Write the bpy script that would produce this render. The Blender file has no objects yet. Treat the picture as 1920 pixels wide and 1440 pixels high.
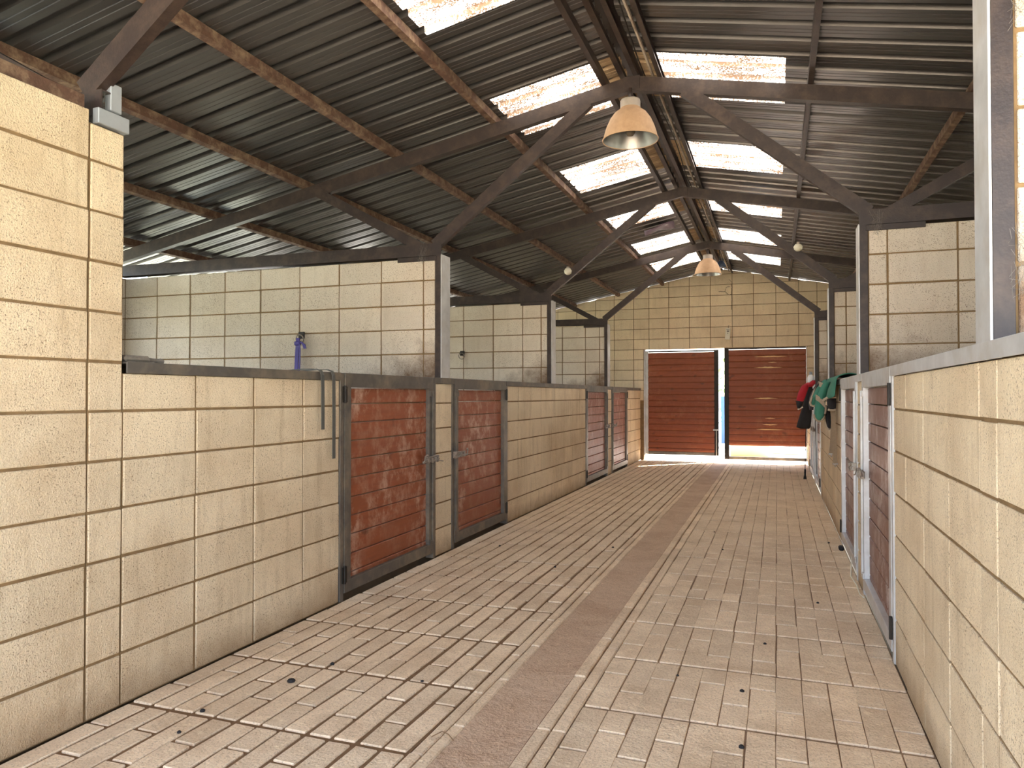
import bpy, bmesh, math, random
from mathutils import Vector, Matrix
random.seed(7)
sc = bpy.context.scene
col = sc.collection
R = random.uniform

# ---------------------------------------------------------------- camera, world, sun, exposure
F = 1380.0
cam_d = bpy.data.cameras.new('camera'); cam = bpy.data.objects.new('camera', cam_d); col.objects.link(cam)
cam_d.sensor_width = 36.0; cam_d.lens = 36.0 * F / 1920.0; cam_d.clip_start = 0.02; cam_d.clip_end = 400
pit = math.atan(21 / F); yaw = math.atan(497 / F * math.cos(pit))
cam.location = (0, 0, 1.28)
cam.rotation_euler = (math.radians(90) + pit, 0, yaw)
sc.camera = cam

wd = bpy.data.worlds.new('sky'); sc.world = wd; wd.use_nodes = True
wn = wd.node_tree; bg = wn.nodes['Background']
sky = wn.nodes.new('ShaderNodeTexSky'); sky.sky_type = 'NISHITA'; sky.sun_disc = False
sky.sun_elevation = math.radians(47); sky.sun_rotation = math.radians(45)
sky.air_density = 1.0; sky.dust_density = 2.5; sky.ozone_density = 1.0
hs = wn.nodes.new('ShaderNodeHueSaturation'); hs.inputs['Saturation'].default_value = .62
wn.links.new(sky.outputs[0], hs.inputs['Color']); wn.links.new(hs.outputs[0], bg.inputs[0]); bg.inputs[1].default_value = 0.95

sl = bpy.data.lights.new('sun', 'SUN'); sun = bpy.data.objects.new('sun', sl); col.objects.link(sun)
sl.energy = 30.0; sl.angle = math.radians(0.6); sl.color = (1.0, 0.93, 0.82)
sd = Vector((-1.43, -1.45, -2.18)).normalized()
sun.rotation_euler = sd.to_track_quat('-Z', 'Y').to_euler(); sun.location = (6, 20, 10)

sc.view_settings.view_transform = 'Standard'; sc.view_settings.look = 'None'
sc.view_settings.gamma = 1.0; sc.view_settings.use_curve_mapping = False
sc.view_settings.exposure = 1.1
sc.cycles.use_denoising = True
sc.cycles.max_bounces = 10; sc.cycles.diffuse_bounces = 6; sc.cycles.glossy_bounces = 4
sc.cycles.sample_clamp_indirect = 6.0
sc.cycles.caustics_reflective = False; sc.cycles.caustics_refractive = False
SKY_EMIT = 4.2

# ---------------------------------------------------------------- materials
def new_mat(name):
    m = bpy.data.materials.new(name); m.use_nodes = True
    return m, m.node_tree, m.node_tree.nodes['Principled BSDF']
def N(t, kind, **kw):
    n = t.nodes.new(kind)
    for k, v in kw.items():
        if k in n.inputs: n.inputs[k].default_value = v
        else: setattr(n, k, v)
    return n
def pos(t, scale=(1, 1, 1)):
    g = t.nodes.new('ShaderNodeNewGeometry')
    mp = t.nodes.new('ShaderNodeMapping'); mp.inputs['Scale'].default_value = scale
    t.links.new(g.outputs['Position'], mp.inputs[0]); return mp.outputs[0]
def noise(t, vec, scale, detail=3, rough=.55):
    n = N(t, 'ShaderNodeTexNoise'); n.inputs['Scale'].default_value = scale
    n.inputs['Detail'].default_value = detail; n.inputs['Roughness'].default_value = rough
    t.links.new(vec, n.inputs['Vector']); return n.outputs['Fac']
def ramp(t, fac, stops):
    r = N(t, 'ShaderNodeValToRGB'); e = r.color_ramp.elements
    while len(e) < len(stops): e.new(.5)
    for i, (p, c) in enumerate(stops):
        e[i].position = p
        e[i].color = (c, c, c, 1) if isinstance(c, (int, float)) else (*c, 1)
    t.links.new(fac, r.inputs[0]); return r.outputs[0]
def mix(t, fac, a, b, blend='MIX'):
    m = N(t, 'ShaderNodeMix', data_type='RGBA', blend_type=blend)
    for sock, v in ((m.inputs[0], fac), (m.inputs[6], a), (m.inputs[7], b)):
        if isinstance(v, (int, float)): sock.default_value = v
        elif isinstance(v, tuple): sock.default_value = (*v, 1)
        else: t.links.new(v, sock)
    return m.outputs[2]
def math_(t, op, a, b=0.0, clamp=False):
    m = N(t, 'ShaderNodeMath', operation=op); m.use_clamp = clamp
    for i, v in enumerate((a, b)):
        if isinstance(v, (int, float)): m.inputs[i].default_value = v
        else: t.links.new(v, m.inputs[i])
    return m.outputs[0]
def bump(t, b, h, strength=.4, dist=.01):
    n = N(t, 'ShaderNodeBump'); n.inputs['Strength'].default_value = strength; n.inputs['Distance'].default_value = dist
    t.links.new(h, n.inputs['Height']); t.links.new(n.outputs[0], b.inputs['Normal'])
def rnd(t):
    return t.nodes.new('ShaderNodeObjectInfo').outputs['Random']
def sep(t):
    g = t.nodes.new('ShaderNodeNewGeometry'); s = t.nodes.new('ShaderNodeSeparateXYZ')
    t.links.new(g.outputs['Position'], s.inputs[0]); return s.outputs

def mat_block(name, base, stain=(.42, .26, .13), stain_amt=.42, rails=False):
    m, t, b = new_mat(name)
    p = pos(t); c = mix(t, rnd(t), tuple(x * .93 for x in base), tuple(min(1, x * 1.06) for x in base))
    big = ramp(t, noise(t, p, 1.7, 4, .6), [(.42, 0.0), (.72, 1.0)])
    c = mix(t, math_(t, 'MULTIPLY', big, stain_amt), c, stain)
    drip = ramp(t, noise(t, pos(t, (9, 9, 1.2)), 1.6, 4, .7), [(.52, 0.0), (.78, 1.0)])
    c = mix(t, math_(t, 'MULTIPLY', drip, stain_amt * .9), c, tuple(x * .75 for x in stain))
    pits = ramp(t, noise(t, p, 165, 2, .5), [(.33, 1.0), (.41, 0.0)])
    dens = ramp(t, noise(t, p, 5, 2, .5), [(.3, .25), (.7, .9)])
    c = mix(t, math_(t, 'MULTIPLY', pits, dens), c, (.20, .12, .07))
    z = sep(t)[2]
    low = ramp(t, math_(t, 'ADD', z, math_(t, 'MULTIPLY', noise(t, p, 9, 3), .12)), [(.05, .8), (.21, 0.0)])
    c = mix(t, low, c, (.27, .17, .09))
    t.links.new(c, b.inputs['Base Color']); b.inputs['Roughness'].default_value = .85
    b.inputs['Specular IOR Level'].default_value = .25
    h = math_(t, 'ADD', noise(t, p, 150, 3, .65), math_(t, 'MULTIPLY', noise(t, p, 14, 3, .6), 1.3))
    bump(t, b, h, .9, .008)
    if rails:   # brown grime rubbed on the partition near the post, above the top rail
        s = sep(t)
        dx = math_(t, 'ABSOLUTE', math_(t, 'ADD', s[0], 1.015)); dx = math_(t, 'SUBTRACT', dx, 1.56)
        dz = math_(t, 'SUBTRACT', s[2], 1.40)
        d = math_(t, 'ADD', math_(t, 'MULTIPLY', dx, 1.0), math_(t, 'MULTIPLY', dz, 2.1))
        d = math_(t, 'ADD', d, math_(t, 'MULTIPLY', math_(t, 'SUBTRACT', noise(t, p, 6, 4, .7), .5), 1.3))
        g = ramp(t, d, [(.12, .92), (.85, 0.0)])
        c = mix(t, g, c, (.16, .085, .045)); t.links.new(c, b.inputs['Base Color'])
    return m
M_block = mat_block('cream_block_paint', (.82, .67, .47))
M_part = mat_block('partition_block_paint', (.76, .66, .55), stain_amt=.22, rails=True)
M_end = mat_block('end_wall_paint', (.84, .69, .49), stain_amt=.25)

def simple(name, c, rough=.6, metal=0.0, var=.15, scale=12, bmp=.0, spec=.5, dirt=None, dirt_amt=.5, stretch=(1, 1, 1)):
    m, t, b = new_mat(name); p = pos(t, stretch)
    n = noise(t, p, scale, 4, .6)
    cc = mix(t, n, tuple(x * (1 - var) for x in c), tuple(min(1, x * (1 + var)) for x in c))
    if dirt:
        d = ramp(t, noise(t, p, scale * .37, 5, .7), [(.45, 0.0), (.7, dirt_amt)])
        cc = mix(t, d, cc, dirt)
    t.links.new(cc, b.inputs['Base Color']); b.inputs['Roughness'].default_value = rough
    b.inputs['Metallic'].default_value = metal; b.inputs['Specular IOR Level'].default_value = spec
    if bmp: bump(t, b, noise(t, p, scale * 4, 3), bmp, .004)
    return m
M_mortar = simple('mortar_joint', (.24, .155, .08), .9, var=.45, scale=20, spec=.1)
M_steel = simple('galvanised_steel', (.60, .60, .61), .40, .4, var=.3, scale=9, bmp=.15, dirt=(.42, .36, .28), dirt_amt=.5)  # pale base paints in the bright reflections on right rails and posts
M_steel_d = simple('dull_painted_steel', (.135, .12, .105), .48, .45, var=.35, scale=11, bmp=.15, dirt=(.36, .29, .2), dirt_amt=.55)
M_truss = simple('dark_brown_steel', (.030, .019, .017), .45, .1, var=.4, scale=25, bmp=.2, dirt=(.10, .065, .048), dirt_amt=.5)
M_purlin = simple('rusty_purlin', (.105, .052, .034), .75, .1, var=.5, scale=30, bmp=.35, dirt=(.40, .28, .18), dirt_amt=.6)
M_hinge = simple('black_iron', (.03, .025, .022), .5, .6, var=.3, scale=40, bmp=.2)
M_latch = simple('worn_bolt_steel', (.34, .30, .26), .45, .6, var=.4, scale=60, bmp=.2, dirt=(.18, .09, .05), dirt_amt=.7)
M_plate = simple('pale_bracket_paint', (.36, .38, .41), .5, .35, var=.12, scale=20, bmp=.1)

def mat_roof():
    m, t, b = new_mat('roof_sheet_steel'); p = pos(t)
    n = noise(t, pos(t, (1, 8, 1)), 2.5, 4, .6)
    c = mix(t, n, (.055, .051, .053), (.115, .110, .108))
    c = mix(t, math_(t, 'MULTIPLY', rnd(t), .4), c, (.12, .10, .09))
    t.links.new(c, b.inputs['Base Color']); b.inputs['Metallic'].default_value = .55; 
    t.links.new(ramp(t, noise(t, p, 6, 4), [(.3, .28), (.7, .36)]), b.inputs['Roughness'])
    return m
M_roof = mat_roof()
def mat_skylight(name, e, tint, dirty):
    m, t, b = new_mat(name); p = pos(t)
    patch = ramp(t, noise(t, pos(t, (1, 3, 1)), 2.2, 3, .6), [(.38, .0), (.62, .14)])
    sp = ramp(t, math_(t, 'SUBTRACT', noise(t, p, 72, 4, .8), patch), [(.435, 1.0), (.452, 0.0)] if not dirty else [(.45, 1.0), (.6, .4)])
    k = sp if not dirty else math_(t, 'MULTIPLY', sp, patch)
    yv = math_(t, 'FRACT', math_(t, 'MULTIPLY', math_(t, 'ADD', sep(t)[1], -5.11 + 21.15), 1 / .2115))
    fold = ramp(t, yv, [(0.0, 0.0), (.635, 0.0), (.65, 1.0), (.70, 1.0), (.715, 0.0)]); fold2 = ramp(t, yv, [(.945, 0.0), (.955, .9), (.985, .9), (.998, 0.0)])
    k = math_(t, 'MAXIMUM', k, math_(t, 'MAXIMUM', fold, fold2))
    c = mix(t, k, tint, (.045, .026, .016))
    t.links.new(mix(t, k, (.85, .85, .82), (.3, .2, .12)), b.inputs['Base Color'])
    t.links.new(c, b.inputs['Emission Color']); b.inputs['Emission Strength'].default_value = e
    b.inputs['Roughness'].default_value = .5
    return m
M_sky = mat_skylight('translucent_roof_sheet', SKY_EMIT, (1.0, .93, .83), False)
M_skyd = simple('dusty_translucent_sheet', (.42, .30, .18), .8, var=.4, scale=25)  # dusty skylight end, colour also holds the shade under the ridge cap

def mat_wood(name, a, b_, dust, dust_amt, stretch=(6, 1.0, 14)):
    m, t, b = new_mat(name); p = pos(t)
    g = noise(t, pos(t, stretch), 3.0, 5, .65)
    c = mix(t, g, a, b_)
    c = mix(t, math_(t, 'MULTIPLY', rnd(t), .45), c, tuple(x * .62 for x in a))
    kn = ramp(t, noise(t, pos(t, (1, 1, 2.2)), 5.5, 2, .4), [(.24, 1.0), (.31, 0.0)])
    c = mix(t, math_(t, 'MULTIPLY', kn, .7), c, tuple(x * .25 for x in a))
    scf = ramp(t, noise(t, pos(t, (1.2, 1.2, 1)), 6.5, 6, .78), [(.47, 0.0), (.64, 1.0)])
    msk = ramp(t, noise(t, p, 1.6, 2, .5), [(.40, .15), (.62, 1.0)])
    c = mix(t, math_(t, 'MULTIPLY', math_(t, 'MULTIPLY', scf, msk), dust_amt), c, dust)
    t.links.new(c, b.inputs['Base Color']); b.inputs['Roughness'].default_value = .5
    bump(t, b, g, .2, .004); return m
M_door = mat_wood('scuffed_red_brown_boards', (.38, .10, .034), (.17, .042, .018), (.58, .38, .28), .85)
M_door_r = mat_wood('dusty_mauve_brown_boards', (.27, .13, .095), (.17, .075, .055), (.60, .50, .47), .95)
M_gate = mat_wood('varnished_gate_boards', (.36, .085, .026), (.16, .034, .012), (.45, .2, .1), .3, (2.2, 6, 12))
M_bare = simple('bare_pale_wood', (.85, .55, .28), .7, var=.2, scale=20)

def mat_floor(name, base, dirt, amt, bs=.5):
    m, t, b = new_mat(name); p = pos(t)
    c = mix(t, rnd(t), tuple(x * .88 for x in base), tuple(min(1, x * 1.08) for x in base))
    d = ramp(t, noise(t, p, 2.6, 6, .72), [(.42, 0.0), (.62, amt)])
    c = mix(t, d, c, dirt)
    g = ramp(t, noise(t, p, 110, 3, .7), [(.36, .8), (.47, 0.0)])
    c = mix(t, math_(t, 'MULTIPLY', g, .55), c, tuple(x * .45 for x in dirt))
    w = ramp(t, noise(t, p, 26, 4, .7), [(.56, 0.0), (.72, .5)])
    c = mix(t, w, c, tuple(min(1, x * 1.3) for x in base))
    t.links.new(c, b.inputs['Base Color']); b.inputs['Roughness'].default_value = .78
    b.inputs['Specular IOR Level'].default_value = .35
    h = math_(t, 'ADD', noise(t, p, 85, 3, .6), math_(t, 'MULTIPLY', noise(t, p, 18, 3, .6), 2.0))
    bump(t, b, h, bs, .006); return m
M_paver = mat_floor('stamped_concrete_paver', (.84, .655, .465), (.50, .34, .21), .45)
M_fill = mat_floor('packed_joint_sand', (.36, .24, .155), (.22, .14, .09), .9)
M_chan = mat_floor('rough_channel_concrete', (.64, .455, .32), (.44, .28, .18), .6, .9)
M_dirt = simple('joint_dirt', (.21, .125, .07), .95, var=.4, scale=30, spec=.1)
M_fore = simple('warm_forecourt', (.74, .60, .43), .9, var=.1, scale=3)  # unseen ground, tone warmed to bounce sunlight into the aisle
M_yard = simple('yard_concrete', (.62, .60, .56), .9, var=.1, scale=3)
M_grass = simple('grass_green', (.33, .35, .27), .9, var=.4, scale=6)
M_void = simple('stall_floor_bedding', (.22, .16, .1), .95, var=.3, scale=12)
M_render = simple('outer_wall_paint', (.55, .47, .34), .9, var=.12, scale=4)
def flat(name, c, r=.6, metal=0.0, **k): return simple(name, c, r, metal, var=k.pop('var', .1), **k)
M_lamp_out = simple('dusty_lamp_shade', (.52, .34, .21), .7, .1, var=.2, scale=35, bmp=.15, dirt=(.42, .26, .15), dirt_amt=.6)
M_lamp_in = simple('lamp_reflector', (.30, .29, .28), .38, .85, var=.2, scale=14)
M_lamp_neck = simple('grey_lamp_neck', (.36, .31, .27), .6, .2, var=.2, scale=30)
M_bulb = flat('cloudy_bulb_glass', (.20, .16, .12), .8, spec=.1)

# ---------------------------------------------------------------- mesh helpers
def link(name, me, parent=None, kind=None, label=None, cat=None, group=None):
    o = bpy.data.objects.new(name, me); col.objects.link(o)
    if parent is not None: o.parent = parent
    return tag(o, label, cat, group, kind)
def tag(o, label=None, cat=None, group=None, kind=None):
    if label: o['label'] = label
    if cat: o['category'] = cat
    if group: o['group'] = group
    if kind: o['kind'] = kind
    return o
def empty(name, loc, label, cat, group=None, kind=None):
    o = bpy.data.objects.new(name, None); col.objects.link(o); o.location = loc
    o.empty_display_size = .1
    return tag(o, label, cat, group, kind)
def put(o, parent, loc):     # world location under a parent that only translates
    o.parent = parent; o.location = Vector(loc) - parent.location; return o
class MB:
    def __init__(s): s.v = []; s.f = []
    def add(s, vs, fs):
        n = len(s.v); s.v += [tuple(v) for v in vs]; s.f += [tuple(i + n for i in f) for f in fs]; return s
    def box(s, x0, x1, y0, y1, z0, z1, c=0.0):
        x0, x1 = sorted((x0, x1)); y0, y1 = sorted((y0, y1)); z0, z1 = sorted((z0, z1))
        if c <= 0:
            vs = [(x, y, z) for x in (x0, x1) for y in (y0, y1) for z in (z0, z1)]
            return s.add(vs, [(0, 1, 3, 2), (4, 6, 7, 5), (0, 4, 5, 1), (2, 3, 7, 6), (0, 2, 6, 4), (1, 5, 7, 3)])
        c = min(c, (x1 - x0) * .45, (y1 - y0) * .45, (z1 - z0) * .45)
        bm = bmesh.new(); bmesh.ops.create_cube(bm, size=1)
        for v in bm.verts: v.co = Vector(((x0 + x1) / 2 + v.co.x * (x1 - x0), (y0 + y1) / 2 + v.co.y * (y1 - y0), (z0 + z1) / 2 + v.co.z * (z1 - z0)))
        bmesh.ops.bevel(bm, geom=bm.edges[:], offset=c, segments=1, affect='EDGES', profile=.5)
        bm.verts.index_update(); s.add([v.co[:] for v in bm.verts], [[v.index for v in f.verts] for f in bm.faces]); bm.free(); return s
    def prism(s, prof, axis, a, b):   # closed profile swept along an axis; profile in the two other axes
        n = len(prof)
        def P(p, t):
            return {'x': (t, p[0], p[1]), 'y': (p[0], t, p[1]), 'z': (p[0], p[1], t)}[axis]
        vs = [P(p, a) for p in prof] + [P(p, b) for p in prof]
        fs = [(i, (i + 1) % n, n + (i + 1) % n, n + i) for i in range(n)] + [tuple(range(n))[::-1], tuple(range(n, 2 * n))]
        return s.add(vs, fs)
    def tube(s, pts, r, k=8, taper=None):
        pts = [Vector(p) for p in pts]; base = len(s.v); rings = []
        for i, p in enumerate(pts):
            d = (pts[min(i + 1, len(pts) - 1)] - pts[max(i - 1, 0)]).normalized()
            a = Vector((0, 0, 1)) if abs(d.z) < .9 else Vector((1, 0, 0))
            u = d.cross(a).normalized(); w = d.cross(u)
            rr = r if taper is None else taper[i]
            rings.append([p + u * math.cos(2 * math.pi * j / k) * rr + w * math.sin(2 * math.pi * j / k) * rr for j in range(k)])
        vs = [v for rg in rings for v in rg]
        fs = [(i * k + j, i * k + (j + 1) % k, (i + 1) * k + (j + 1) % k, (i + 1) * k + j) for i in range(len(pts) - 1) for j in range(k)]
        fs += [tuple(range(k))[::-1], tuple(range((len(pts) - 1) * k, len(pts) * k))]
        return s.add(vs, fs)
    def lathe(s, prof, c, k=32, closed=False):
        vs = [(c[0] + r * math.cos(2 * math.pi * j / k), c[1] + r * math.sin(2 * math.pi * j / k), c[2] + z) for r, z in prof for j in range(k)]
        fs = [(i * k + j, i * k + (j + 1) % k, (i + 1) * k + (j + 1) % k, (i + 1) * k + j) for i in range(len(prof) - 1) for j in range(k)]
        return s.add(vs, fs)
    def mesh(s, name, mat, smooth=False):
        me = bpy.data.meshes.new(name); me.from_pydata(s.v, [], s.f); me.update()
        bm = bmesh.new(); bm.from_mesh(me); bmesh.ops.recalc_face_normals(bm, faces=bm.faces[:]); bm.to_mesh(me); bm.free()
        me.materials.append(mat)
        if smooth: me.polygons.foreach_set('use_smooth', [True] * len(me.polygons))
        return me
    def obj(s, name, mat, parent=None, smooth=False, **k):
        me = s.mesh(name, mat, smooth)
        o = link(name, me, None, **k)
        if parent is not None:
            o.parent = parent; o.location = -parent.location if parent.location.length else (0, 0, 0)
        return o
_cache = {}
def brick(name, parent, x0, x1, y0, y1, z0, z1, mat, c=.004, jit=.0015):
    x0, x1 = sorted((x0, x1)); y0, y1 = sorted((y0, y1)); z0, z1 = sorted((z0, z1))
    key = (name, round(x1 - x0, 3), round(y1 - y0, 3), round(z1 - z0, 3), mat.name, c)
    if key not in _cache:
        a, b, h = (x1 - x0) / 2, (y1 - y0) / 2, (z1 - z0) / 2
        _cache[key] = MB().box(-a, a, -b, b, -h, h, c).mesh(name, mat)
    o = bpy.data.objects.new(name, _cache[key]); col.objects.link(o)
    ctr = Vector(((x0 + x1) / 2, (y0 + y1) / 2, (z0 + z1) / 2)) + Vector((R(-jit, jit), R(-jit, jit), R(-jit, jit) * .6))
    o.parent = parent; o.location = ctr - parent.location
    return o
def slope(x): return 3.715 - .197 * abs(x + 1.0)      # underside of the roof sheets

XL, XR = -2.551, .522
TR = [5.39, 8.48, 11.60]
YE = 14.60
J = .011
# ---------------------------------------------------------------- walls
ZC = [.0] + [.015 + .2 * k for k in range(1, 13)]       # course lines
def courses(z0, z1, base=None):
    base = base or ZC
    zs = [z0] + [z for z in base if z0 + .03 < z < z1 - .03] + [z1]
    return list(zip(zs[:-1], zs[1:]))
def block_wall_y(root, X, side, joints, z0, z1, th=.14, mat=M_block):
    # wall running along Y whose aisle face is at X; side=+1 when the aisle lies at +X of it
    for (za, zb) in courses(z0, z1):
        for ya, yb in zip(joints[:-1], joints[1:]):
            jv = J if side > 0 else .006
            brick('block', root, X - side * th, X, ya + jv / 2, yb - jv / 2, za + J / 2, zb - J / 2, mat, .003 if side > 0 else .002, .002)
def aisle_wall(name, X, side, segs, label):
    core = MB()
    for joints, z0, z1 in segs:
        core.box(X - side * .006, X - side * .134, joints[0] + .002, joints[-1] - .002, z0, z1 - .004)
    root = core.obj(name, M_mortar, kind='structure', label=label, cat='wall')
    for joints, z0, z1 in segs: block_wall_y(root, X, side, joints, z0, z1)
    return root
ZR = 1.375
wl = aisle_wall('wall_left', XL, 1, [
    ([.52, .93, 1.34, 1.75, 2.16], 0, 2.415), ([2.16, 2.325], 0, 2.365),
    ([2.325, 2.735, 3.14, 3.56, 3.93], 0, ZR), ([5.285, 5.60], 0, ZR),
    ([6.94, 7.277, 7.671, 8.08, 8.505, 8.641, 9.048, 9.437, 9.829, 10.15], 0, ZR),
    ([11.59, 11.88], 0, ZR), ([13.25, 13.554, 14.01, 14.406, YE], 0, ZR)],
    'cream painted blockwork wall with half doors on the longer visible side of the aisle')
wr = aisle_wall('wall_right', XR, -1, [
    ([.52, .93, 1.34, 1.75, 2.166, 2.335, 2.735, 3.17, 3.58, 3.92], 0, ZR), ([5.27, 5.60], 0, ZR),
    ([6.95, 7.277, 7.671, 8.08, 8.505, 8.9, 9.3, 9.7, 10.15], 0, ZR),
    ([11.59, 11.88], 0, ZR), ([13.25, 13.65, 14.05, YE], 0, ZR)],
    'cream blockwork half wall under the pale steel rail beside the hanging rugs')

def partition(Y, th, x_in, x_out, joints, z0, label):
    ztop = 2.40
    root = MB().box(x_in, x_out, Y + .006, Y + th - .006, 0, ztop - .004).obj('wall_partition', M_mortar, kind='structure', label=label, cat='wall')
    js = [x for x in joints]
    for za, zb in courses(z0, ztop):
        for xa, xb in zip(js[:-1], js[1:]):
            brick('block', root, xa + J / 2, xb - J / 2, Y, Y + th, za + J / 2, zb - J / 2, M_part, .003, .002)
    return root
jl = [-6.0, -5.9, -5.503, -5.109, -4.711, -4.318, -3.906, -3.507, -3.10, -2.708, -2.60]
j2 = [-6.0, -5.7, -5.3, -4.9, -4.48, -4.07, -3.70, -3.30, -2.915, -2.68, -2.60]
jr = [.575, .69, 1.095, 1.50, 1.905, 2.31, 2.715, 3.12, 3.525, 3.98]
names = ['first steel post along the left hand aisle', 'second steel post along the left hand aisle', 'last left hand post next to the end wall']
tl = ['tall stall partition with the purple lead rope on its ring', 'stall partition with a bare tie ring behind the second pair of left posts',
      'short visible stall partition nearest the end wall, left of the gate']
tr_ = ['tall olive-cream partition behind the right rail above the nearest right doors', 'narrow partition strip above the green rug',
       'narrowest partition strip above the red jacket']
for i, Y in enumerate(TR):
    partition(Y, .155, -6.0, -2.60, jl if i == 0 else j2, 1.02, tl[i])
    partition(Y, .155, .575, 3.98, jr, 1.02, tr_[i])
partition(2.17, .15, -6.0, -2.70, [-6.0, -5.5, -5.09, -4.68, -4.27, -3.86, -3.45, -3.04, -2.70], 1.02, 'stall partition hidden behind the tall near pier at left')
partition(2.195, .14, .575, 3.98, jr, 1.02, 'block partition behind the near bright steel post at the right edge')

# end wall with gable
def end_wall():
    ox0, ox1, oz = -2.485, .525, 2.185
    core = MB()
    def top(x): return slope(x) - .015
    def panel(xa, xb, za, capped=True):
        pr = [(xa, za), (xb, za), (xb, top(xb) - .01)] + ([(-1.0, top(-1.0) - .01)] if xa < -1 < xb else []) + [(xa, top(xa) - .01)]
        core.prism(pr, 'y', YE + .007, YE + .15)
    panel(-6.0, ox0, 0); panel(ox1, 4.0, 0); panel(ox0, ox1, oz)
    root = core.obj('wall_back', M_mortar, kind='structure', cat='wall', label='gabled cream block end wall around the red brown double gate')
    js = [-6.0, -5.85, -5.45, -5.05, -4.65, -4.25, -3.85, -3.455, -3.075, -2.68, -2.377, -1.99, -1.596, -1.2, -.796, -.41, -.011, .383, .70, 1.1, 1.5, 1.9, 2.3, 2.7, 3.1, 3.5, 4.0]
    zs = [2.185 + .2025 * k for k in range(-5, 9)]
    j = .009
    for za, zb in zip(zs[:-1], zs[1:]):
        below = zb < oz + .01
        rows = js
        if below: rows = sorted([x for x in js if x < ox0 - .05 or x > ox1 + .05] + [ox0, ox1])
        for xa, xb in zip(rows[:-1], rows[1:]):
            if below and xa >= ox0 - .001 and xb <= ox1 + .001: continue
            pieces = [(xa, xb)] if not (xa < -1.0 < xb) else [(xa, xb)]
            for a, b in pieces:
                a += j / 2; b -= j / 2; lo = za + j / 2; hi = zb - j / 2
                ta, tb = top(a), top(b)
                if max(ta, tb) < lo + .03: continue
                if min(ta, tb) >= hi and not (a < -1 < b and top(-1) < hi):
                    brick('block', root, a, b, YE, YE + .15, lo, hi, M_end, .005, .0015)
                else:
                    pr = [(a, lo), (b, lo)]
                    if tb > lo: pr.append((b, min(tb, hi)))
                    ks = 20
                    for q in range(ks - 1, 0, -1):
                        x = a + (b - a) * q / ks
                        if top(x) > lo + .002 and (abs(q - ks / 2) < 1 or min(ta, tb) < lo): pr.append((x, min(top(x), hi)))
                    if ta > lo: pr.append((a, min(ta, hi)))
                    if len(pr) >= 3: MB().prism(pr, 'y', YE, YE + .15).obj('block', M_end, root)
    return root
we = end_wall()
# outer walls of the stalls, openings to daylight
for nm, X, sgn, lab in (('wall_left_outer', -6.0, -1, 'outer wall of the left stalls with open window holes'), ('wall_right_outer', 4.0, 1, 'outer wall of the right stalls with open window holes')):
    mb = MB(); ys = [-.4]
    X2 = X + sgn * .15; zt = 2.42
    ops = [(2.7, 4.9), (5.9, 8.0), (9.0, 11.1), (12.1, 14.1)]
    prev = 2.0
    lo, hi = (0.9, 2.25) if sgn < 0 else (1.35, 2.05)
    for a, b in ops:
        if sgn > 0: a += .6; b -= .6
        mb.box(X, X2, prev, a, 0, zt); mb.box(X, X2, a, b, 0, lo); mb.box(X, X2, a, b, hi, zt); prev = b
    mb.box(X, X2, prev, YE + .15, 0, zt)
    mb.obj(nm, M_render, kind='structure', cat='wall', label=lab)

# ---------------------------------------------------------------- floor
fl = MB().box(-2.56, .53, .3, YE + .16, -.12, -.017).obj('floor', M_dirt, kind='structure', cat='floor', label='dusty stamped concrete aisle floor with a long drain channel')
MB().box(-2.551, -1.25, .5, YE + .14, -.03, -.0075).obj('joint_dirt', M_dirt, fl)
MB().box(-.757, .524, .5, YE + .14, -.03, -.0065).obj('joint_filling', M_fill, fl)
pav_far = MB(); cnt = 0
PY0, PER = 1.165, .6025
SX = [(-2.551, -1.25), (-.757, .522)]
rows = []
for r in range(0, 23):
    ya = PY0 + r * PER; yb = min(ya + PER, YE + .14)
    if ya > YE: break
    for si, (xa, xb) in enumerate(SX):
        n = 12; w = (xb - xa) / n
        for c in range(n):
            short = ((c + r) % 2 == 0)
            j = .016 if si == 0 else .0035
            cut = ya + PER * (R(.29, .38) if short else R(.62, .71))
            for (p, q) in ((ya, min(cut, yb)), (cut, yb)):
                if q - p < .05: continue
                g0 = .013 if (p == ya) else .008; g1 = .013 if q == yb else .008
                x0 = xa + c * w + j / 2 + R(-.002, .002); x1 = xa + (c + 1) * w - j / 2 + R(-.002, .002)
                rows.append((x0, x1, p + g0, q - g1, si))
rows.sort(key=lambda q: q[2])
vis = [q for q in rows if q[3] > 1.75]
for i, (x0, x1, y0, y1, si) in enumerate(vis):
    zt = R(-.0025, .0015) if si == 0 else R(-.0005, .0015)
    if i < 300:
        o = brick('paver', fl, x0, x1, y0, y1, -.04, 0, M_paver, .0035 if si == 0 else .0015, .0)
        o.location.z += zt; o.location.x += R(-.002, .002); kt = 1 if si == 0 else .35; o.rotation_euler = (R(-.006, .006) * kt, R(-.012, .012) * kt, R(-.022, .022) * kt)
    else:
        pav_far.box(x0 + R(-.001, .001), x1 + R(-.001, .001), y0, y1, -.03, zt, .003)
for (x0, x1, y0, y1, si) in rows:
    if y1 <= 1.75: pav_far.box(x0, x1, y0, y1, -.03, R(-.0025, .001), .005)
pav_far.obj('paver_field', M_paver, fl, kind='stuff')
for k, (xa, xb) in enumerate([(-1.247, -1.197), (-1.193, -1.142), (-.880, -.822), (-.818, -.760)]):
    y = .9 + .13 * k
    while y < YE + .1:
        L = R(.42, .62); brick('edging_stone', fl, xa + .002, xb - .002, y, min(y + L, YE + .14) - .008, -.04, R(-.002, .003) + (.002 if k % 3 else 0), M_paver, .005, .001); y += L
ch = MB(); nx, ny = 8, 200
for a in range(nx + 1):
    pass
vs = []; fs = []
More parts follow.
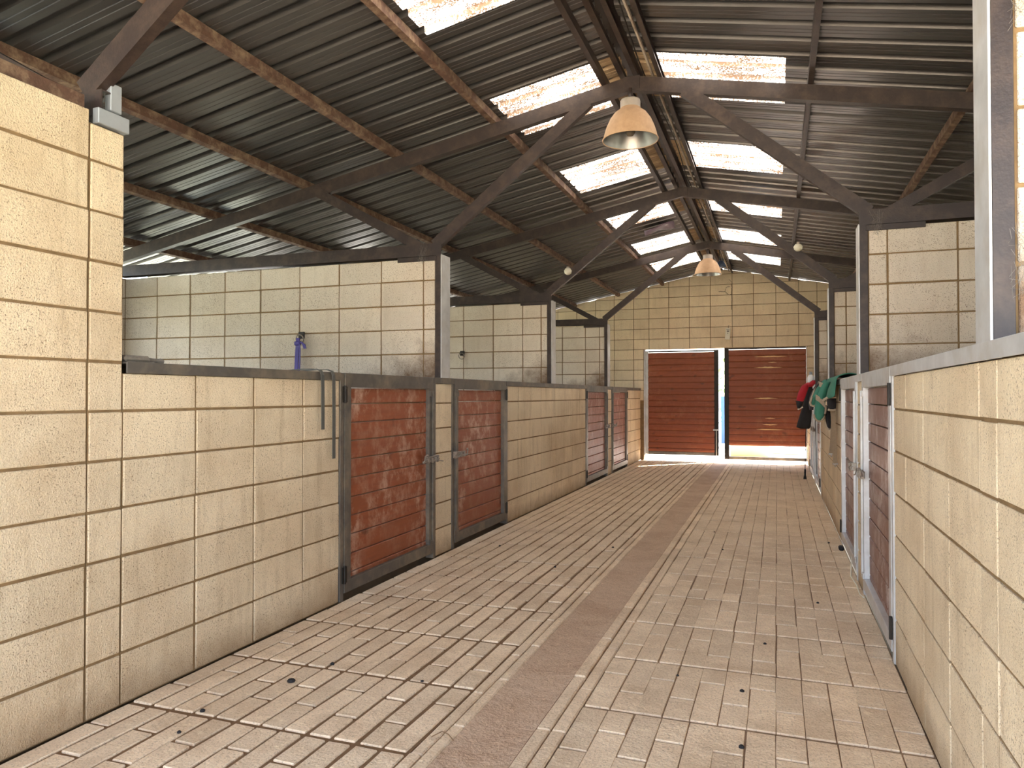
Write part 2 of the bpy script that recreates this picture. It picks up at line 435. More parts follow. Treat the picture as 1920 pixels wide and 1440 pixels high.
for b in range(ny + 1):
    for a in range(nx + 1):
        x = -1.143 + .264 * a / nx; y = .5 + (YE - .4) * b / ny
        z = -.003 - .009 * math.sin(math.pi * a / nx) + R(-.001, .001)
        vs.append((x, y, z))
for b in range(ny):
    for a in range(nx):
        i = b * (nx + 1) + a; fs.append((i, i + 1, i + nx + 2, i + nx + 1))
ch.add(vs, fs).obj('drain_channel', M_chan, fl, smooth=True)
MB().box(-6.0, -2.69, .3, YE, -.12, -.02).obj('floor_stalls_left', M_void, kind='structure', cat='floor', label='dark bedding floor of the left stalls')
MB().box(.662, 4.0, .3, YE, -.12, -.02).obj('floor_stalls_right', M_void, kind='structure', cat='floor', label='dark bedding floor of the right stalls')
# outdoors
MB().box(-30, 30, YE + .16, 60, -.2, -.03).obj('ground_yard', M_yard, kind='structure', cat='ground', label='sunlit pale yard beyond the gate')
g = MB(); g.box(-60, -6.15, -30, YE + .16, -.25, -.05); g.box(4.15, 60, -30, YE + .16, -.25, -.05)
g.obj('ground_grass', M_grass, kind='structure', cat='ground', label='grass outside the stall windows')
MB().box(-6.15, 4.15, -30, .3, -.25, -.03).obj('ground_forecourt', M_fore, kind='structure', cat='ground', label='pale concrete forecourt before the open front of the barn')

# ---------------------------------------------------------------- roof
roof = empty('ceiling', (-1.0, 7.0, 3.7), 'dark ribbed steel roof with rows of bright translucent sheets along the ridge', 'roof', kind='structure')
P = .2115; Y0 = 5.11
prof = [(0, 0), (.045, 0), (.049, .005), (.053, 0), (.087, 0), (.091, .005), (.095, 0), (.142, 0), (.150, .036), (.203, .036), (.2115, 0)]
SKYJ = [-9, 0, 9, 18, 27, 35]
def is_sky(j): return any(s <= j < s + 4 for s in SKYJ)
def sheet(sgn, xa, xb, j0, j1, name, mat, lift=0.0):
    # xa, xb measured from the ridge outward
    ps = []
    for j in range(j0, j1):
        for (dy, dz) in prof[(0 if j == j0 else 1):]:
            ps.append((Y0 + j * P + dy, dz))
    ps.append((Y0 + j1 * P + .03, 0.0))
    n = len(ps); vs = []; th = .0012
    for k, (u, dd) in enumerate(((xa, 0), (xb, 0), (xb, th), (xa, th))):
        x = -1.0 + sgn * u
        for (y, dz) in ps: vs.append((x, y, slope(x) + dz + lift + dd))
    fs = []
    for k in range(4):
        k2 = (k + 1) % 4
        for i in range(n - 1): fs.append((k * n + i, k * n + i + 1, k2 * n + i + 1, k2 * n + i))
    fs += [(0, n, 2 * n, 3 * n), (n - 1, 2 * n - 1, 3 * n - 1, 4 * n - 1)]
    return MB().add(vs, fs).obj(name, mat, roof)
for sgn, far in ((-1, 5.65), (1, 5.65)):
    inn = .06
    cut = 1.03 if sgn < 0 else 1.065
    j = -32
    while j < 46:
        if is_sky(j):
            o = sheet(sgn, .24 if sgn < 0 else .20, cut, j, j + 4, 'skylight_sheet', M_sky)
            sheet(sgn, inn, .245 if sgn < 0 else .205, j, j + 4, 'dusty_sheet', M_skyd, .001)
            sheet(sgn, cut - .03, far, j, j + 4, 'roof_sheet', M_roof, .002)
            j += 4
        else:
            e = j
            while e < 46 and not is_sky(e) and e - j < 4: e += 1
            sheet(sgn, inn, far, j, e, 'roof_sheet', M_roof, R(-.0015, .0015)); j = e
# ridge cap
rp = []
for x, z in [(-1.20, -.030), (-1.10, .0), (-1.08, -.012), (-1.0, .012), (-.92, -.012), (-.90, 0), (-.80, -.030)]:
    rp.append((x, slope(x) + .05 + z))
rp2 = rp + [(x, z + .003) for x, z in rp[::-1]]
MB().prism(rp2, 'y', -1.6, YE + .1).obj('ridge_cap', M_roof, roof)
MB().prism([(-1.10, 3.665), (-1.06, 3.665), (-1.06, 3.70), (-1.10, 3.695)], 'y', -1.6, YE).obj('ridge_batten', M_truss, roof)
MB().prism([(-1.0, 3.67), (-.965, 3.67), (-.965, 3.70), (-1.0, 3.705)], 'y', -1.6, YE).obj('ridge_batten', M_truss, roof)

# purlins: lipped channels over the rafters
PX = [(-1.21, 'thin dark purlin just left of the ridge'), (-2.10, 'dusty purlin along the lower ends of the left skylights'),
      (-2.98, 'rusty purlin midway up the left roof slope'), (-3.87, 'rusty purlin low on the left slope above the first partition'),
      (-4.84, 'rusty purlin lowest but one on the left slope'), (-5.80, 'rusty eaves purlin on the left slope'),
      (-.795, 'dark purlin just right of the ridge with pale conduit beside it'), (.227, 'dark purlin past the lower ends of the right skylights'),
      (1.20, 'rusty purlin slanting down behind the near right post'), (2.2, 'rusty purlin low on the right slope'), (3.15, 'second lowest purlin on the right slope'), (3.8, 'eaves purlin on the right slope')]
for x, lab in PX:
    zt = slope(x) - .004; h = .062; w = .045; s = -1 if x < -1 else 1; t = .004
    near = x in (-1.21, -.795, .227)
    if near: w = .035
    a = x - w / 2; b = x + w / 2
    def zz(xx): return slope(xx) - .004
    web = b if x < -1 else a                     # web faces the aisle
    oth = a if x < -1 else b; d = t if web > oth else -t
    pr = [(web, zz(web)), (web, zz(web) - h), (oth, zz(oth) - h), (oth, zz(oth) - h + .012), (oth + d, zz(oth) - h + .012), (oth + d, zz(oth) - h + t), (web - d, zz(web) - h + t), (web - d, zz(web) - t), (oth, zz(oth) - t), (oth, zz(oth))]
    MB().prism(pr, 'y', -1.6, YE - .002).obj('purlin', M_truss if near else M_purlin, label=lab, cat='purlin', group='roof purlins')

# trusses
def chan_bar(a, b, w, yf, depth=.055, t=.006, up=True):
    # bar from a to b in the XZ plane (centre line), web on the camera side at yf, flanges behind
    a = Vector((a[0], 0, a[1])); b = Vector((b[0], 0, b[1])); d = (b - a).normalized(); n = Vector((-d.z, 0, d.x))
    mb = MB()
    def slab(p0, p1, lo, hi, y0, y1):
        vs = []
        for p in (p0, p1):
            for q in (lo, hi):
                for y in (y0, y1): vs.append(p + n * q + Vector((0, y, 0)))
        mb.add(vs, [(0, 1, 3, 2), (4, 6, 7, 5), (0, 4, 5, 1), (2, 3, 7, 6), (0, 2, 6, 4), (1, 5, 7, 3)])
    slab(a, b, -w / 2, w / 2, yf, yf + t)
    slab(a, b, w / 2 - t, w / 2, yf + t, yf + depth); slab(a, b, -w / 2, -w / 2 + t, yf + t, yf + depth)
    return mb
def rz(x): return slope(x) - .066 - .0525 - .004
tn = ['nearest roof truss, only its lower left brace in view', 'large roof truss carrying the big lamp over the aisle', 'middle roof truss behind the large lamp', 'farthest roof truss carrying the small looking lamp']
for i, Y in enumerate([2.215] + TR):
    T = empty('roof_truss', (-1.0, Y, 2.42), tn[i], 'truss', 'roof trusses')
    yf = Y + .004
    for s in (-1, 1):
        e = -1.0 + s * 5.3
        chan_bar((-1.0, rz(-1.0)), (e, rz(e)), .105, yf, .06).obj('rafter', M_truss, T)
        xp = XL - .03 if s < 0 else XR + .03
        # main brace
        bx = -1.33 if s < 0 else -.62
        a = (xp + (-.03 if s < 0 else .03), 2.50); b = (bx, rz(bx) - .03)
        if i == 0 and s < 0: a = (-2.66, 2.52)
        chan_bar(a, b, .088 if i else .10, yf - .008, .05).obj('brace', M_truss, T)
        o2 = (xp + s * .13, 2.475); b2 = (xp + s * 1.14, rz(xp + s * 1.14) - .03)
        chan_bar(o2, b2, .075, yf - .004, .05).obj('brace', M_truss, T)
        # tie along the top of the partition
        xi = XL + .002 if s < 0 else XR - .002; xo = -6.0 if s < 0 else 3.98
        chan_bar((xi, 2.462), (xo, 2.475), .10, yf - .012, .10).obj('tie_beam', M_truss, T)
        if i:
            MB().box(xi - s * -.04, xp + s * .36, Y - .012, Y + .02, 2.372, 2.41, .002).obj('bearing_plate', M_truss, T)
    MB().box(-1.06, -.94, yf - .004, yf + .002, rz(-1) - .05, rz(-1) + .05, .002).obj('ridge_plate', M_truss, T)
# end brace gusset plates of pale paint at near pier
MB().box(XL - .02, XL + .014, 2.185, 2.335, 2.367, 2.43, .003).obj('wall_bracket', M_plate, label='pale blue-grey steel bracket on top of the tall near pier', cat='bracket')
MB().box(XL - .03, XL + .004, 2.25, 2.305, 2.44, 2.555, .003).obj('end_cleat', M_plate, label='upright pale steel cleat at the foot of the near roof brace', cat='bracket')
# wall plate on the tall near wall
MB().box(XL - .12, XL - .03, .52, 2.16, 2.42, 2.475, .003).obj('wall_plate_beam', M_purlin, label='dark beam lying on the tall near wall', cat='beam')

# posts capping the partitions
pl = ['first steel post at left, between the large half doors', 'second steel post at left, above plain blockwork', 'third steel post at left, between the far half doors']
pr_ = ['dark post with light edge above the nearest right doors', 'middle post on the right, above the green rug', 'farthest post on the right, beside the gate']
def post(X, s, Y, w, label):
    mb = MB(); t = .007; z0, z1 = 1.418, 2.42
    mb.box(X, X + s * t, Y - .006, Y + w + .006, z0, z1, .001)
    fb = MB().box(X - s * .0005, X - s * .05, Y - .006, Y - .006 + t, z0, z1, .001).box(X - s * .0005, X - s * .05, Y + w + .006 - t, Y + w + .006, z0, z1, .001)
    o = mb.obj('steel_post', M_steel, label=label, cat='post', group='posts capping the partitions')
    fb.obj('side_flange', M_truss, o, label='dark brown flange'); return o  # flanges coloured dark to paint in the shade on the post sides
for i, Y in enumerate(TR):
    post(XL, 1, Y, .155, pl[i]); post(XR, -1, Y, .155, pr_[i])
post(XR, -1, 2.195, .135, 'bright steel post nearest, at the right edge of the photo')

# rails on the half walls
def rail(X, s, ya, yb, n, lab):
    mb = MB(); mb.box(X + s * .010, X - s * .150, ya, yb, 1.412, 1.420, .001); mb.box(X + s * .010, X + s * .003, ya, yb, 1.372, 1.414, .001)
    mb.box(X - s * .150, X - s * .143, ya, yb, 1.372, 1.414, .001)
    return mb.obj('trim_%d' % n, M_steel_d if s > 0 else M_steel, kind='structure', label=lab, cat='rail')  # right rails get the paler steel, window reflection put into the colour
rail(XL, 1, 2.335, 3.935, 1, 'steel capping rail on the left half wall with the two hanging straps')
rail(XL, 1, 5.245, 5.64, 2, 'short rail on the pillar between the two large left doors')
rail(XL, 1, 6.90, 10.19, 3, 'long rail on the left between the near and far door pairs')
rail(XL, 1, 11.55, 11.92, 4, 'short rail on the pillar between the far left doors')
rail(XL, 1, 13.21, YE - .005, 5, 'last left rail ending at the end wall')
rail(XR, -1, .52, 3.96, 6, 'long pale rail rising to the right edge of the photo')
rail(XR, -1, 5.235, 5.64, 7, 'short rail between the two near right doors')
rail(XR, -1, 6.91, 10.19, 8, 'right rail under the green rug')
rail(XR, -1, 11.55, 11.92, 9, 'short right rail between the far doors')
rail(XR, -1, 13.21, YE - .005, 10, 'last right rail beside the gate')

# ---------------------------------------------------------------- stable half doors
BL = [1.327, 1.225, 1.105, .988, .871, .751, .628, .510, .390, .268, .149, .10]
def half_door(n, X, s, ya, yb, latch_hi, label):
    D = empty('door_%d' % n, (X, (ya + yb) / 2, 0), label, 'stable door', kind='structure')
    ms = M_steel_d if s > 0 else M_steel  # right door frames likewise carry reflected light in a paler base
    def bx(y0, y1, d0, d1, z0, z1, c=.002): return MB().box(X + s * d0, X + s * d1, y0, y1, z0, z1, c)
    hinge, latch = (ya, yb) if latch_hi else (yb, ya)
    q = 1 if latch_hi else -1       # direction from hinge towards latch
    for e in (ya, yb):
        k = 1 if e == ya else -1
        bx(min(e, e + k * .042), max(e, e + k * .042), -.06, .006, 0, 1.372 + .04).obj('jamb', ms, D)
    y0, y1 = ya + .047, yb - .047
    bx(y0, y1, -.034, .010, 1.330, 1.420).obj('top_rail', ms, D)
    bx(y0, y1, -.034, .010, .045, .120).obj('bottom_rail', ms, D)
    for a in (y0, y1 - .072): bx(a, a + .072, -.034, .009, .12, 1.330, .001).obj('stile', ms, D)
    # stop bar standing proud on the latch side
    ly = latch - q * .047; 
    a, b = sorted((ly - q * .030, ly - q * .004)); bx(a, b, .009, .022, .14, 1.31).obj('stop_bar', ms, D)
    for z in (1.29, .135):
        a, b = sorted((ly - q * .07, ly + q * .02)); bx(a, b, .009, .018, z - .02, z + .02).obj('lug', ms, D)
    for hz in (1.285, .16):
        h = empty('hinge', (X + s * .012, hinge + q * .045, hz), None, None); h.parent = D; h.location = Vector((X + s * .012, hinge + q * .045, hz)) - D.location
        mb = MB().tube([(0, 0, -.055), (0, 0, .055)], .009, 8); o = mb.obj('barrel', M_hinge); o.parent = h
        mb = MB().box(-.004 * s, .002 * s, -.024, .024, -.05, .05); o = mb.obj('leaf', M_hinge); o.parent = h
    for za, zb in zip(BL[1:], BL[:-1]):
        o = brick('board', D, X - s * .046, X - s * (.020 + R(0, .002)), y0 + .05, y1 - .05, za + .0035, zb - .0035, M_door if s > 0 else M_door_r, .004, .0005)
        o.rotation_euler = (0, R(-.006, .006), 0)
    # sliding bolt across the stile, on the jamb side
    zl = .782
    Bt = MB().box(X + s * .010, X + s * .014, *sorted((ly - q * .16, ly - q * .01)), zl - .022, zl + .022, .001).obj('bolt', M_latch, D)
    def sub(mb, nm, m=M_latch): 
        o = mb.obj(nm, m); o.parent = Bt; o.location = (0, 0, 0); o.matrix_parent_inverse = Matrix(); return o
    off = Bt.location
    def wv(y, d, z): return Vector((X + s * d, y, z)) + Vector((0, 0, 0))
    sub(MB().tube([wv(ly - q * .215, .030, zl - .012), wv(ly + q * .055, .030, zl - .004)], .0085, 8), 'rod')
    for yy in (ly - q * .14, ly - q * .075, ly - q * .015):
        sub(MB().box(X + s * .012, X + s * .044, yy - .008, yy + .008, zl - .024, zl + .014, .002), 'guide_loop')
    sub(MB().tube([wv(ly - q * .205, .032, zl - .014), wv(ly - q * .205, .040, zl + .03), wv(ly - q * .180, .046, zl + .042), wv(ly - q * .165, .046, zl + .036)], .007, 6), 'handle')
    sub(MB().box(X + s * .006, X + s * .040, ly + q * .028 - .007, ly + q * .028 + .007, zl - .026, zl + .028, .002), 'keeper')
    sub(MB().tube([wv(ly + q * .035, .040, zl + .02), wv(ly - q * .02, .052, zl - .008), wv(ly + q * .09, .050, zl - .024)], .0045, 6), 'locking_pin')
    sub(MB().tube([wv(ly - q * .18, .026, zl + .016), wv(ly + q * .01, .026, zl + .022)], .007, 6), 'top_rod')
    return D
half_door(1, XL, 1, 3.93, 5.285, True, 'large scuffed red brown half door nearest on the left')
half_door(2, XL, 1, 5.60, 6.94, False, 'second left half door with a pale scrape on its lower boards')
half_door(3, XL, 1, 10.15, 11.585, True, 'third left half door, left one of the far pair')
half_door(4, XL, 1, 11.885, 13.25, False, 'last left half door, whitish at its foot')
half_door(5, XR, -1, 3.925, 5.265, True, 'nearest right half door with dusty mauve brown boards')
half_door(6, XR, -1, 5.605, 6.95, False, 'second right half door beside the hanging green rug')
half_door(7, XR, -1, 10.15, 11.585, True, 'far right half door behind the rug straps')
half_door(8, XR, -1, 11.885, 13.25, False, 'last right half door just before the gate')

# ---------------------------------------------------------------- gate leaves in the end wall
def gate(n, xa, xb, z0, ztop, board_lo, label, post_side):
    G = empty('door_%d' % n, ((xa + xb) / 2, YE + .06, 0), label, 'gate', kind='structure')
    ya, yb = YE + .04, YE + .072
    st_in = .085; st_out = .05
    l, r = (st_out, st_in) if post_side == 'r' else (st_in, .02)
    MB().box(xa, xa + l, ya, yb, z0, ztop, .003).obj('stile', M_steel if post_side == 'r' else M_hinge, G)
    MB().box(xb - r, xb, ya, yb, z0, ztop, .003).obj('stile', M_hinge if post_side == 'r' else M_steel, G)
    MB().box(xa + l, xb - r, ya, yb, z0, z0 + .06, .003).obj('bottom_rail', M_steel_d, G)
    MB().box(xa + l, xb - r, ya + .02, yb, ztop - .03, ztop, .003).obj('top_rail', M_hinge, G)
    z = ztop - .035; i = 0
    while z > board_lo + .05:
        h = R(.112, .122); lo = max(z - h, board_lo)
        c1 = R(.008, .012)
        prof_ = [(ya + .03, lo - .012), (ya + .03, z - .003), (ya + .008, z - .003), (ya + .001, z - .012), (ya - .002, (z + lo) / 2), (ya + .001, lo + .012), (ya + .008, lo), (ya + .018, lo), (ya + .018, lo - .012)]
        a, b = xa + l - .004, xb - r + .004
        mb = MB().prism(prof_, 'x', a + R(0, .004), b)
        mb.obj('board', M_gate, G); z = lo; i += 1
    return G
g1 = gate(9, -2.45, -1.055, .115, 2.155, .175, 'left leaf of the red brown boarded gate at the aisle end', 'r')
g2 = gate(10, -.95, .523, .055, 2.184, .335, 'right leaf of the boarded gate with its lowest boards missing', 'l')
for (px0, px1, z) in [(-.41, .19, 2.005), (-.16, .0, 1.895), (-.42, .10, 1.80), (-.42, .02, 1.22), (-.22, -.03, .845), (-.27, .01, .725), (-.38, .13, .635)]:
    n = 10; h = .016 if px1 - px0 > .25 else .01
    pts = [(px0 + (px1 - px0) * k / n, z + h * math.sin(math.pi * k / n) * R(.6, 1.1)) for k in range(n + 1)]
    pts += [(px0 + (px1 - px0) * k / n, z - h * math.sin(math.pi * k / n) * R(.4, .8)) for k in range(n - 1, 0, -1)]
    MB().prism(pts, 'y', YE + .036, YE + .042).obj('bare_patch', M_bare, g2, label='pale split in the red brown boards')
MB().tube([(-1.10, YE + .03, .12), (-1.10, YE + .03, .62)], .008, 8).obj('drop_bolt', M_steel, g1)
MB().box(-1.16, -1.07, YE + .02, YE + .036, .60, .625, .002).obj('bolt_guide', M_steel, g1)
MB().box(XL + .02, -2.452, YE + .02, YE + .10, 0.1, 2.185, .003).obj('trim_11', M_steel, kind='structure', cat='jamb', label='pale steel jamb on the left of the gate')

# ---------------------------------------------------------------- lamps
def bell(name, x, y, z, label):
    L = empty(name, (x, y, z), label, 'lamp', 'hanging bell lamps')
    out = [(.012, .30), (.070, .296), (.073, .285), (.073, .235), (.082, .222), (.118, .195), (.150, .150), (.175, .095), (.192, .040), (.201, 0.0)]
    inn = [(.197, .001), (.187, .042), (.170, .096), (.144, .148), (.110, .190), (.076, .216), (.040, .222), (.0, .224)]
    def p(mb, nm, m): o = mb.obj(nm, m, smooth=True); o.parent = L; return o
    p(MB().lathe(out[3:], (0, 0, 0), 40), 'shade', M_lamp_out)
    p(MB().lathe(inn, (0, 0, 0), 40), 'reflector', M_lamp_in)
    p(MB().lathe([(.2, -.003), (.205, -.003), (.206, .003), (.201, .004), (.197, .002), (.2, -.003)], (0, 0, 0), 40), 'rim', M_lamp_out)
    p(MB().lathe(out[:4], (0, 0, 0), 28), 'neck', M_lamp_neck)
    p(MB().tube([(0, 0, .295), (0, 0, .385)], .014, 10), 'hanger', M_truss)
    p(MB().lathe([(0, .03), (.022, .034), (.036, .055), (.036, .11), (.03, .15), (.02, .17), (.02, .21)], (0, 0, 0), 16), 'bulb', M_bulb)
    p(MB().lathe([(.024, .165), (.026, .21), (.0, .215)], (0, 0, 0), 14), 'socket', M_latch)
    return L
bell('pendant_lamp', -1.005, TR[0] - .03, 3.155, 'large dusty tan bell lamp hanging from the near truss')
bell('pendant_lamp', -.985, TR[2] - .03, 3.125, 'small looking tan bell lamp hanging from the far truss before the gable')

# ridge conduit and cable
MB().tube([(-.855, y, 3.655 + .006 * math.sin(y * 3)) for y in [k * .4 - 1 for k in range(40)]], .011, 6).obj('electrical_conduit', flat('pale_conduit', (.5, .42, .34), .7, dirt=(.2, .12, .08), dirt_amt=.8), label='pale dusty conduit running beside the ridge', cat='conduit')
MB().tube([(-.89 + .02 * math.sin(y * 2.1), y, 3.64 + .018 * math.sin(y * 1.7)) for y in [k * .2 + 2 for k in range(62)]], .005, 5).obj('cable', M_hinge, label='dark sagging cable beside the ridge conduit', cat='cable')
# small dark lamp near the end
B = empty('bulkhead_lamp', (-.822, 12.0, 3.33), 'tiny dark blue lamp on a cord right of the far bell lamp', 'lamp')
M_navy = flat('dark_blue_glass', (.05, .07, .12), .2)
for nm, mb, m in (('shade', MB().lathe([(.02, .07), (.045, .055), (.075, 0), (.085, -.03), (.07, -.04), (.0, -.05)], (0, 0, 0), 20), M_navy), ('cord', MB().tube([(0, 0, .06), (-.02, 0, .2), (-.03, 0, .30)], .006, 6), M_hinge)):
    o = mb.obj(nm, m, smooth=True); o.parent = B

# fittings on braces
M_ceram = flat('dusty_white_ceramic', (.75, .70, .58), .5)
for (x, y, z, lab) in ((.22, TR[1] - .03, 2.872, 'small whitish fitting on the right brace of the middle truss'), (-2.335, TR[1] - .03, 2.76, 'small whitish fitting on the left brace of the middle truss')):
    E_ = empty('ceramic_fitting', (x, y, z), lab, 'fitting', 'whitish fittings on the middle truss')
    o = MB().lathe([(0, .03), (.03, .028), (.048, .0), (.04, -.03), (.02, -.045), (0, -.05)], (0, 0, 0), 14).obj('body', M_ceram, smooth=True); o.parent = E_
    o = MB().box(-.015, .015, -.02, .03, .02, .05, .003).obj('bracket', M_latch); o.parent = E_
# torn sheet caught in the roof
vs = []; fs = []; nx, ny = 10, 6
for a in range(nx + 1):
    for b in range(ny + 1):
        u = a / nx; v = b / ny
        x = -1.70 + .40 * u; w = .11 * math.sin(math.pi * (.12 + .8 * u)) + .02
        y = 10.15 + (v - .5) * w * 3 + R(-.01, .01); z = slope(x) - .045 - .025 * math.sin(u * 5 + v * 3) - .03 * math.sin(math.pi * v)
        vs.append((x, y, z))
for a in range(nx):
    for b in range(ny):
        i = a * (ny + 1) + b; fs.append((i, i + 1, i + ny + 2, i + ny + 1))
o = MB().add(vs, fs).obj('torn_plastic', flat('lilac_plastic', (.20, .14, .20), .35), smooth=True, label='crumpled lilac grey plastic caught under the left skylights', cat='plastic')
sm = o.modifiers.new('s', 'SOLIDIFY'); sm.thickness = .003

# box on end wall
bxo = empty('wall_dispenser', (-.885, YE, 2.36), 'small cream dispenser box on the end wall above the gate', 'dispenser')
for nm, mb, m in (('case', MB().box(-.045, .045, -.055, 0, -.02, .20, .006), M_ceram), ('slot', MB().box(-.02, .02, -.058, -.05, .13, .145, .001), M_hinge), ('button', MB().lathe([(0, 0), (.012, 0), (.012, .004)], (0, 0, 0), 12), M_hinge), ('grille', MB().box(-.028, .028, -.058, -.05, .16, .172, .001), M_latch), ('hook', MB().tube([(0, -.01, .2), (0, -.012, .245), (.01, -.01, .25)], .004, 6), M_hinge)):
    o = mb.obj(nm, m); o.parent = bxo
    if nm == 'button': o.rotation_euler = (math.radians(90), 0, 0); o.location = (0, -.055, .10)
bxo.rotation_euler = (0, .08, 0)

# ---------------------------------------------------------------- tack and small things
def ribbon(path, w, axis, t, name, mat, **k):
    # flat strap following path points; width along axis vector
    ax = Vector(axis); pts = [Vector(p) for p in path]; vs = []; n = len(pts)
    for i, p in enumerate(pts):
        d = (pts[min(i + 1, n - 1)] - pts[max(i - 1, 0)]).normalized(); nn = d.cross(ax).normalized() * t / 2
        ww = ax * w / 2
        vs += [p - ww - nn, p + ww - nn, p + ww + nn, p - ww + nn]
    fs = []
    for i in range(n - 1):
        for j in range(4): fs.append((4 * i + j, 4 * i + (j + 1) % 4, 4 * i + 4 + (j + 1) % 4, 4 * i + 4 + j))
    fs += [(3, 2, 1, 0), (4 * n - 4, 4 * n - 3, 4 * n - 2, 4 * n - 1)]
    par = k.pop('parent', None)
    return MB().add(vs, fs).obj(name, mat, par, smooth=False, **k)
M_strap = simple('grey_rubber_strap', (.10, .098, .088), .5, .2, var=.2, scale=30)
for y, zl, lab in ((3.70, 1.078, 'shorter grey metal strap hooked over the left rail'), (3.815, .898, 'longer grey strap hooked over the rail, next to the first door')):
    pa = [(XL - .13, y - .11, 1.425), (XL - .05, y - .07, 1.432), (XL + .0, y - .02, 1.434), (XL + .022, y - .004, 1.425), (XL + .032, y, 1.40), (XL + .034, y, 1.36), (XL + .036, y, 1.2), (XL + .036, y, zl)]
    ribbon(pa, .030, (0, 1, 0), .004, 'hanging_strap', M_strap, label=lab, cat='strap', group='straps over the left rail')

# tie rings with lead rope
def ring(x, y, z, lab):
    Rg = empty('tie_ring', (x, y, z), lab, 'tie ring')
    o = MB().box(-.03, .03, -.012, .0, -.025, .035, .003).obj('plate', M_hinge); o.parent = Rg
    pts = [(.038 * math.cos(a), -.03 - .008 * math.sin(a), -.03 + .038 * math.sin(a)) for a in [k * math.pi / 9 for k in range(19)]]
    o = MB().tube(pts, .0055, 6).obj('ring', M_latch, smooth=True); o.parent = Rg
    return Rg
ring(-3.88, TR[0], 1.795, 'tie ring with the purple lead rope on the first partition')
ring(-3.715, TR[1], 1.80, 'bare tie ring on the second left partition')
M_purp = flat('purple_nylon', (.035, .013, .22), .5)
lr = empty('lead_rope', (-3.89, TR[0] - .03, 1.75), 'purple nylon lead rope hanging from the tie ring', 'lead rope')
yy = TR[0] - .035
for nm, path, w in (('strap', [(-3.895, yy, 1.775), (-3.905, yy, 1.65), (-3.905, yy - .01, 1.5), (-3.90, yy, 1.36), (-3.90, yy, 1.25)], .035), ('strap', [(-3.88, yy - .01, 1.77), (-3.865, yy - .015, 1.68), (-3.87, yy - .01, 1.56), (-3.885, yy, 1.46)], .012),
                    ('tail', [(-3.88, yy, 1.745), (-3.85, yy - .02, 1.735), (-3.82, yy - .02, 1.715), (-3.81, yy - .02, 1.68)], .028)):
    ribbon(path, w, (1, 0, 0), .006, nm, M_purp, parent=lr)
MB().box(-3.925, -3.87, yy - .018, yy + .01, 1.71, 1.745, .006).obj('knot', M_purp, lr)

# dusty brush on left rail
M_dust = simple('dusty_old_leather', (.20, .17, .14), .9, var=.5, scale=60, bmp=.4)
bb = empty('old_brush', (XL - .05, 2.43, 1.42), 'dusty old brush lying on the left rail by the tall pier', 'brush')
for nm, mb in (('head', MB().box(-.03, .03, -.075, .06, .002, .030, .010)), ('handle', MB().tube([(0, .06, .015), (.0, .10, .014), (.0, .15, .010)], .01, 8, [.012, .009, .012])), ('bristles', MB().box(-.022, .022, -.06, .045, .0, .006, .001))):
    o = mb.obj(nm, M_dust, smooth=False); o.parent = bb

# green rug over the right rail
def cloth(nu, nv, f):
    vs = [f(a / nu, b / nv) for a in range(nu + 1) for b in range(nv + 1)]
    fs = [(a * (nv + 1) + b, a * (nv + 1) + b + 1, (a + 1) * (nv + 1) + b + 1, (a + 1) * (nv + 1) + b) for a in range(nu) for b in range(nv)]
    return MB().add(vs, fs)
def solid(o, t):
    m = o.modifiers.new('s', 'SOLIDIFY'); m.thickness = t; m.offset = 0; s2 = o.modifiers.new('sub', 'SUBSURF'); s2.levels = 1; s2.render_levels = 1; return o
M_green = simple('green_rug_canvas', (.045, .19, .13), .8, var=.2, scale=40, bmp=.3)
M_trim = simple('beige_webbing', (.42, .33, .24), .8, var=.15, scale=60, bmp=.2)
M_girth = simple('tan_girth_webbing', (.27, .19, .12), .8, var=.2, scale=50)
M_blk = simple('black_lining', (.012, .011, .013), .8, var=.3, scale=30)
M_red = simple('red_fleece', (.40, .012, .025), .8, var=.2, scale=30, bmp=.2)
rug = empty('green_rug', (.45, 7.6, 1.42), 'folded green horse rug with beige trim hung over the right rail', 'horse rug')
def hang(u, y0, y1, drop, bulge, back=.25, zr=1.44, wob=.02, ph=0.0):
    def f(uu, v):
        y = y0 + (y1 - y0) * uu
        L = back + .17 + drop(uu)
        s_ = v * L
        fold = wob * math.sin(uu * 11 + ph) * min(1, max(0, (s_ - back) / .3))
        if s_ < back: return (XR + .175, y, zr - (back - s_))
        if s_ < back + .17:
            q = (s_ - back) / .17; return (XR + .175 - q * (.19 + .02), y, zr + .03 * math.sin(math.pi * q))
        q = s_ - back - .17
        return (XR - .035 - bulge(uu) * math.sin(min(1.0, q / .30) * math.pi / 2) - fold, y, zr - q)
    return f
mbr = cloth(26, 22, hang(0, 6.95, 8.35, lambda u: .17 + .03 * math.sin(u * 3.0) ** 2 + .02 * math.sin(u * 17), lambda u: .02 + .13 * u ** .8, wob=.02))
solid(mbr.obj('canvas', M_green, rug, smooth=True), .012)
